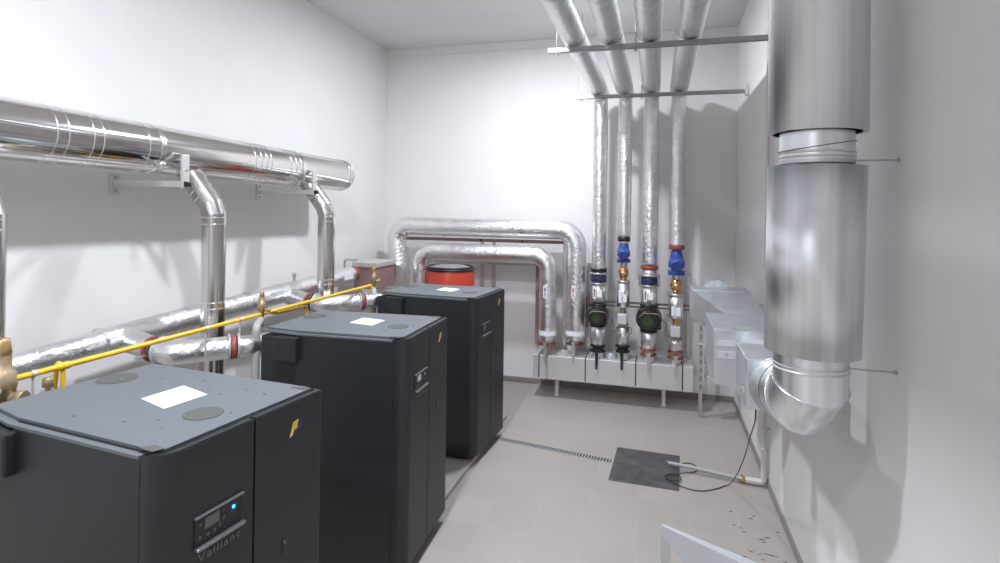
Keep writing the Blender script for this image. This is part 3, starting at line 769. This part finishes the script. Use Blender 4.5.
# ------------------------------------------------------------------ ventilation duct on the right
GX, GY = .582, 2.395
t = thing('ventilation_duct', 'large galvanised round ventilation duct standing by the right wall', 'duct', (GX, GY, 1.5))
b = newbm(); tube(b, [(GX, GY, 4.18), (GX, GY, 2.409), (GX, GY, 2.409)], [.169, .169, .150], 64, caps=False)
b2 = tube(b, [(GX, GY, 2.409), (GX, GY, 2.425)], [.163, .120], 64, caps=False); part('upper_silencer', b, 'galv', t)
b = newbm(); dx = -.004
tube(b, [(GX - .001, GY, 2.282), (GX - .001, GY, 2.282), (GX - .010, GY, 1.583), (GX - .010, GY, 1.583)], [.12, .168, .163, .12], 64, caps=False); part('lower_silencer', b, 'galv', t)
b = newbm(); tube(b, [(GX, GY, 2.45), (GX, GY, 2.30)], .127, 56, caps=False); nk = part('neck', b, 'galv', t)
b = newbm(); tube(b, [(GX - .013, GY, 1.60), (GX - .013, GY, 1.50)], .127, 56, caps=False); part('neck', b, 'galv', t)
for z in (2.332, 2.315, 1.538, 1.522):
    b = newbm(); ring(b, (GX - (.013 if z < 2 else 0), GY, z), (0, 0, 1), .1275, .0045); part('clamp_band', b, 'bracket', t)
b = newbm(); ring(b, (GX, GY, 2.298), (0, 0, 1), .128, .0015, w=.014); part('rivet_band', b, 'galvd', t)
# thin wire loop on the neck
pts = [(GX + .131 * math.cos(a), GY + .131 * math.sin(a), 2.358 + .020 * math.cos(a - .3)) for a in [2 * PI * k / 40 for k in range(41)]]
b = newbm(); tube(b, pts, .0015, 6); part('wire_loop', b, 'cable', t)
# segmented elbow going from the vertical neck to the back
R0, er = .142, .128
ez = 1.524
ed = V((-.20, .98, 0)).normalized()
cc = V((GX - .013, GY, ez)) + ed * R0
# gore polygon: tangent points between mitre planes at 15, 45 and 75 degrees
mit = [V((GX - .013, GY, ez + .02))]
for a in (22.5, 67.5):
    ra = math.radians(a); rm = R0 / math.cos(math.radians(22.5))
    mit.append(cc - ed * math.cos(ra) * rm - V((0, 0, math.sin(ra) * rm)))
mit.append(cc + ed * .02 - V((0, 0, R0)))
b = newbm(); tube(b, mit, er, 64, caps=False, sharp=True)
part('elbow', b, 'galv', t)
for k in (1, 2):
    d = (mit[k + 1] - mit[k]).normalized() + (mit[k] - mit[k - 1]).normalized()
    b = newbm(); ring(b, mit[k], d, er * 1.035, .003, seg=56); part('elbow_seam', b, 'steelring', t)
endp = mit[-1]
b = newbm()
tgt = V((.545, 2.83, 1.322))
n = 9
prof = []; rr = []
for k in range(n * 4 + 1):
    s = k / (n * 4); q1 = endp + ed * .07; q2 = tgt - V((0, .10, 0)); prof.append(endp * (1 - s) ** 3 + q1 * 3 * s * (1 - s) ** 2 + q2 * 3 * s * s * (1 - s) + tgt * s ** 3); rr.append(.124 + .005 * math.cos(2 * PI * k / 4))
tube(b, prof, rr, 48, caps=False); part('flexible_collar', b, 'galvd', t)
for (z, nm) in ((2.305, 0), (1.528, 1)):
    b = newbm(); cyl(b, (GX + .125, GY, z), (XR - .001, GY - .005, z), .0035, seg=8)
    cyl(b, (XR - .01, GY - .005, z), (XR - .001, GY - .005, z), .008, seg=8); part('stay_rod', b, 'wire', t)

# boxes behind
def duct_box(name, x0, x1, y0, y1, z0, z1, label, cat='duct box'):
    t = thing(name, label, cat, ((x0 + x1) / 2, (y0 + y1) / 2, z0), 'galvanised boxes on the right wall')
    b = newbm(); box(b, x0, x1, y0, y1, z0, z1, .004); part('casing', b, 'galvd', t)
    return t
t = duct_box('filter_casing', .406, .72, 2.82, 3.16, 1.205, 1.437, 'galvanised box nearest the big duct elbow')
b = newbm(); box(b, .400, .407, 2.90, 2.94, 1.25, 1.275, .002); part('latch', b, 'steelring', t)
t = duct_box('fan_unit', .357, .835, 3.80, 4.42, 1.03, 1.376, 'middle galvanised box with two small plates on its face')
for (z0, z1) in ((1.205, 1.262), (1.262 + .02, 1.33)):
    b = newbm(); box(b, .375, .485, 3.792, 3.80, z0 - .01, z1 - .02, .002); part('plate', b, 'leg', t)
b = newbm(); cyl(b, (.43, 3.794, 1.222), (.43, 3.788, 1.222), .012, seg=14); part('plate_dial', b, 'zinc', t)
b = newbm(); cyl(b, (.62, 3.16, 1.32), (.62, 3.80, 1.26), .127, seg=40); part('round_collar', b, 'galvd', t)
t = thing('duct_transition', 'farthest galvanised duct piece, tapering beyond the middle box', 'duct box', (.5, 5.2, 1.2), 'galvanised boxes on the right wall')
b = newbm(); box(b, .29, .74, 4.95, 5.25, 1.235, 1.47, .004); part('casing', b, 'galvd', t)
b = newbm()
f0 = [(.294, 4.95, 1.24), (.736, 4.95, 1.24), (.736, 4.95, 1.466), (.294, 4.95, 1.466)]; f1 = [(.55, 4.42, 1.14), (.80, 4.42, 1.14), (.80, 4.42, 1.33), (.55, 4.42, 1.33)]
A = [b.verts.new(p) for p in f0]; B = [b.verts.new(p) for p in f1]
for i in range(4): b.faces.new((A[i], A[(i + 1) % 4], B[(i + 1) % 4], B[i]))
b.faces.new(A[::-1]); b.faces.new(B); part('reducer', b, 'galvd', t)
b = newbm(); tube(b, arc_path([(.51, 5.25, 1.40), (.51, 5.50, 1.40), (.51, 5.72, 1.30), (.70, 5.80, 1.28)], .1, 6), .125, 36); part('round_duct', b, 'galv', t)
b = newbm(); cyl(b, (.74, 5.05, 1.36), (XR - .001, 5.05, 1.36), .004, seg=8); cyl(b, (.80, 4.3, 1.38), (.80, 4.3, 1.376), .01, seg=8); part('stay_rod', b, 'wire', t)

# perforated strut and foil hose beside header's right end
t = thing('support_post', 'perforated steel post right of the header with clips', 'post', (.46, 6.2, 0))
b = newbm(); box(b, .44, .475, 6.18, 6.21, .0, 1.36, .002); part('post', b, 'zinc', t)
b = newbm()
for k in range(12): box(b, .452, .463, 6.175, 6.182, .30 + k * .085, .345 + k * .085)
part('slots', b, 'slotgrey', t)
for z in (.75, 1.02, 1.22):
    b = newbm(); box(b, .425, .52, 6.165, 6.18, z, z + .03, .003); part('clip', b, 'steelring', t)
t = thing('foil_hose', 'short bulging foil hose hanging beside the perforated post', 'hose', (.52, 6.15, .4))
b = newbm(); tube(b, [(.54, 6.15, 1.05), (.54, 6.15, .80), (.54, 6.15, .72), (.54, 6.15, .62), (.54, 6.15, .5), (.54, 6.15, .4), (.54, 6.15, .30)], [.022, .022, .035, .05, .045, .05, .02], 20); part('hose', b, 'foilr', t)
for z in (.45, .56):
    b = newbm(); ring(b, (.54, 6.15, z), (0, 0, 1), .048, .004); part('hose_clamp', b, 'steelring', t)

# ------------------------------------------------------------------ condensate pipe, sump hatch, drain, cable
t = thing('sump_hatch', 'dark square steel sump hatch set in the floor', 'hatch', (-.06, 4.85, 0))
rot = Matrix.Rotation(math.radians(-2.5), 3, 'Z')
b = newbm(); box(b, -.325, .205, 4.525, 5.17, .0, .007, .002, rot=rot); part('plate', b, 'hatch', t)
b = newbm(); box(b, .10, .14, 4.99, 5.01, .007, .012, .002, rot=rot); part('lifting_tab', b, 'zinc', t)
t = thing('floor_drain', 'narrow slotted drain channel running from the far boiler to the hatch', 'drain', (-.85, 4.97, 0))
dA, dB = V((-1.62, 5.11, 0)), V((-.345, 4.885, 0)); dd = (dB - dA); L = dd.length; dd.normalize(); nn = V((-dd.y, dd.x, 0))
b = newbm(); poly3(b, [dA - nn * .035, dB - nn * .035, dB + nn * .035, dA + nn * .035], (0, 0, .0015)); part('channel', b, 'gap', t)
b = newbm()
for s in (-.035, .031): poly3(b, [dA + nn * s, dB + nn * s, dB + nn * (s + .005), dA + nn * (s + .005)], (0, 0, .004))
k = 0
while k * .026 < L - .013:
    p = dA + dd * (k * .026); poly3(b, [p - nn * .033, p - nn * .033 + dd * .012, p + nn * .033 + dd * .012, p + nn * .033], (0, 0, .004)); k += 1
part('grating', b, 'grate', t)

t = thing('condensate_pipe', 'grey plastic pipe lying on the floor from hatch to right wall', 'pipe', (.5, 4.8, 0))
b = newbm(); tube(b, [(.12, 4.88, .05), (.30, 4.86, .045), (.66, 4.79, .035)], [.013, .016, .016], 16); part('floor_run', b, 'grey_pvc', t)
b = newbm(); cyl(b, (.64, 4.79, .035), (.70, 4.785, .035), .023, seg=16, bev=.003); cyl(b, (.665, 4.788, .03), (.665, 4.788, .065), .010, seg=10); part('ball_valve', b, 'brassd', t)
b = newbm(); tube(b, arc_path([(.69, 4.785, .035), (.822, 4.77, .035), (.822, 4.77, .30)], .03, 5), .024, 18); part('elbow', b, 'ivory', t)
b = newbm(); tube(b, [(.822, 4.77, .05), (.822, 4.77, 4.18)], .015, 18); part('wall_run', b, 'ivory', t)
for z in (.12, .45, 1.0, 1.7, 2.4):
    b = newbm(); ring(b, (.822, 4.77, z), (0, 0, 1), .016, .005, w=.022); box(b, .836, XR - .001, 4.762, 4.778, z - .006, z + .006); part('pipe_clip', b, 'ivory', t)

b = newbm()
cp = [(.466, 2.95, 1.206), (.475, 3.0, 1.10), (.528, 3.5, .834), (.583, 4.1, .473), (.586, 4.5, .175), (.555, 4.70, .010), (.462, 4.622, .006), (.342, 4.553, .006), (.235, 4.56, .012), (.15, 4.62, .014), (.10, 4.70, .014), (.13, 4.76, .014), (.20, 4.74, .016), (.20, 4.66, .018), (.12, 4.64, .020), (.09, 4.70, .022), (.15, 4.74, .020), (.24, 4.80, .018), (.33, 4.88, .008), (.35, 4.97, .006), (.30, 5.03, .006), (.24, 5.01, .006), (.21, 4.93, .012)]
cv = [V(p) for p in cp]; sm = []
for k in range(len(cv) - 1):
    p0 = cv[max(k - 1, 0)]; p1 = cv[k]; p2 = cv[k + 1]; p3 = cv[min(k + 2, len(cv) - 1)]
    for q in range(6):
        u = q / 6
        sm.append(.5 * ((2 * p1) + (p2 - p0) * u + (2 * p0 - 5 * p1 + 4 * p2 - p3) * u * u + (3 * p1 - p0 - 3 * p2 + p3) * u ** 3))
for p in sm: p.z = max(p.z, .0045)
tube(b, sm, .0038, 8)
single('power_cable', b, 'cable', 'thin black cable looping down from the wall box onto the hatch', 'cable', (.3, 4.7, 0))

# dirt near the right wall
b = newbm()
for k in range(26):
    x = random.uniform(.50, .80); y = random.uniform(3.5, 4.4); l = random.uniform(.006, .035); a = random.uniform(-.5, .3)
    d = V((math.cos(a), math.sin(a), 0)); n_ = V((-d.y, d.x, 0)) * random.uniform(.002, .006)
    p = V((x, y, .0003)); poly3(b, [p, p + d * l * .5 - n_, p + d * l, p + d * l * .5 + n_], (0, 0, .0012))
for (x, y, l, a) in ((.66, 3.84, .09, -.15), (.68, 3.50, .07, -.1), (.66, 4.0, .045, .1), (.70, 4.03, .04, .2)):
    d = V((math.cos(a), math.sin(a), 0)); n_ = V((-d.y, d.x, 0)) * .004
    p = V((x, y, .0003)); poly3(b, [p, p + d * l * .5 - n_, p + d * l, p + d * l * .5 + n_], (0, 0, .0015))
single('floor_debris', b, 'dirt', 'scattered dark dirt and scrapings on the tiles by the right wall', 'debris', (.65, 3.9, 0), kind='stuff')

# ------------------------------------------------------------------ light steel stand at the lower edge
t = thing('steel_stand', 'pale steel sloping frame piece at the bottom edge of the photo', 'steel frame', (.2, 2.2, 0))
a0 = V((.030, 2.088, 1.0)); a1 = V((.385, 1.875, .995)); dv = (a1 - a0)
b = newbm(); poly3(b, [a0, a1, a1 + V((.02, .045, 0)), a0 + V((.006, .012, 0))], (0, 0, -.006)); part('top_flange', b, 'whitesteel', t)
b = newbm(); poly3(b, [a0 + V((0, 0, -.006)), a1 + V((0, 0, -.006)), a1 + V((0, 0, -.30)), a0 + V((0, 0, -.03))], (.003, .006, 0)); part('web_plate', b, 'whitesteel', t)
b = newbm(); box(b, a0.x - .001, a0.x + .032, a0.y + .008, a0.y + .03, .01, .985, .002); part('leg', b, 'galvd', t)
b = newbm(); box(b, .33, .365, 1.96, 1.985, .01, .985, .002); part('leg', b, 'galvd', t)

# ------------------------------------------------------------------ lamps (round surface luminaires on the ceiling)
def lamp(x, y, w, label):
    t = thing('ceiling_lamp', label, 'ceiling lamp', (x, y, ZC), 'round ceiling lamps')
    b = newbm(); cyl(b, (x, y, ZC - .03), (x, y, ZC - .001), .15, seg=40, bev=.004); part('base', b, 'leg', t)
    b = newbm(); tube(b, [(x, y, ZC - .029), (x, y, ZC - .05), (x, y, ZC - .07), (x, y, ZC - .075)], [.135, .13, .09, .01], 40, caps=False); part('diffuser', b, 'lamp', t)
    l = bpy.data.lights.new('lamp_light', 'AREA'); l.shape = 'DISK'; l.size = .22; l.energy = w; l.color = (.87, .915, 1)
    o = bpy.data.objects.new('lamp_light', l); COL.objects.link(o); o.parent = t; o.location = (0, 0, -.085)
lamp(-1.22, 5.02, 82, 'round white ceiling lamp toward the back wall')
lamp(-1.22, 1.75, 102, 'round white ceiling lamp above the nearest boiler')
lamp(-1.22, -.9, 55, 'round white ceiling lamp behind the camera')

w = bpy.data.worlds.new('World'); S.world = w; w.use_nodes = True
w.node_tree.nodes['Background'].inputs[0].default_value = (.8, .85, 1, 1)
w.node_tree.nodes['Background'].inputs[1].default_value = .3

# ------------------------------------------------------------------ camera
yaw, pit, roll = .2686, -.0045, -.0136
cy_, sy_, cp_, sp_ = math.cos(yaw), math.sin(yaw), math.cos(pit), math.sin(pit)
fw = V((-sy_ * cp_, cy_ * cp_, -sp_)); r_ = V((cy_, sy_, 0)); d_ = fw.cross(r_)
r2 = r_ * math.cos(roll) + d_ * math.sin(roll); d2 = -r_ * math.sin(roll) + d_ * math.cos(roll)
cam = bpy.data.cameras.new('camera'); co = bpy.data.objects.new('camera', cam); COL.objects.link(co)
m3 = Matrix((r2, -d2, -fw)).transposed()
co.matrix_world = Matrix.Translation((0, 0, 2.1)) @ m3.to_4x4()
cam.sensor_width = 36; cam.lens = 568.45 * 36 / 1000; cam.shift_y = -(281.5 - 208.09) / 1000; cam.clip_start = .02
S.camera = co
S.view_settings.view_transform = 'Standard'; S.view_settings.look = 'None'
S.view_settings.gamma = 1; S.view_settings.use_curve_mapping = False
S.view_settings.exposure = 0.22
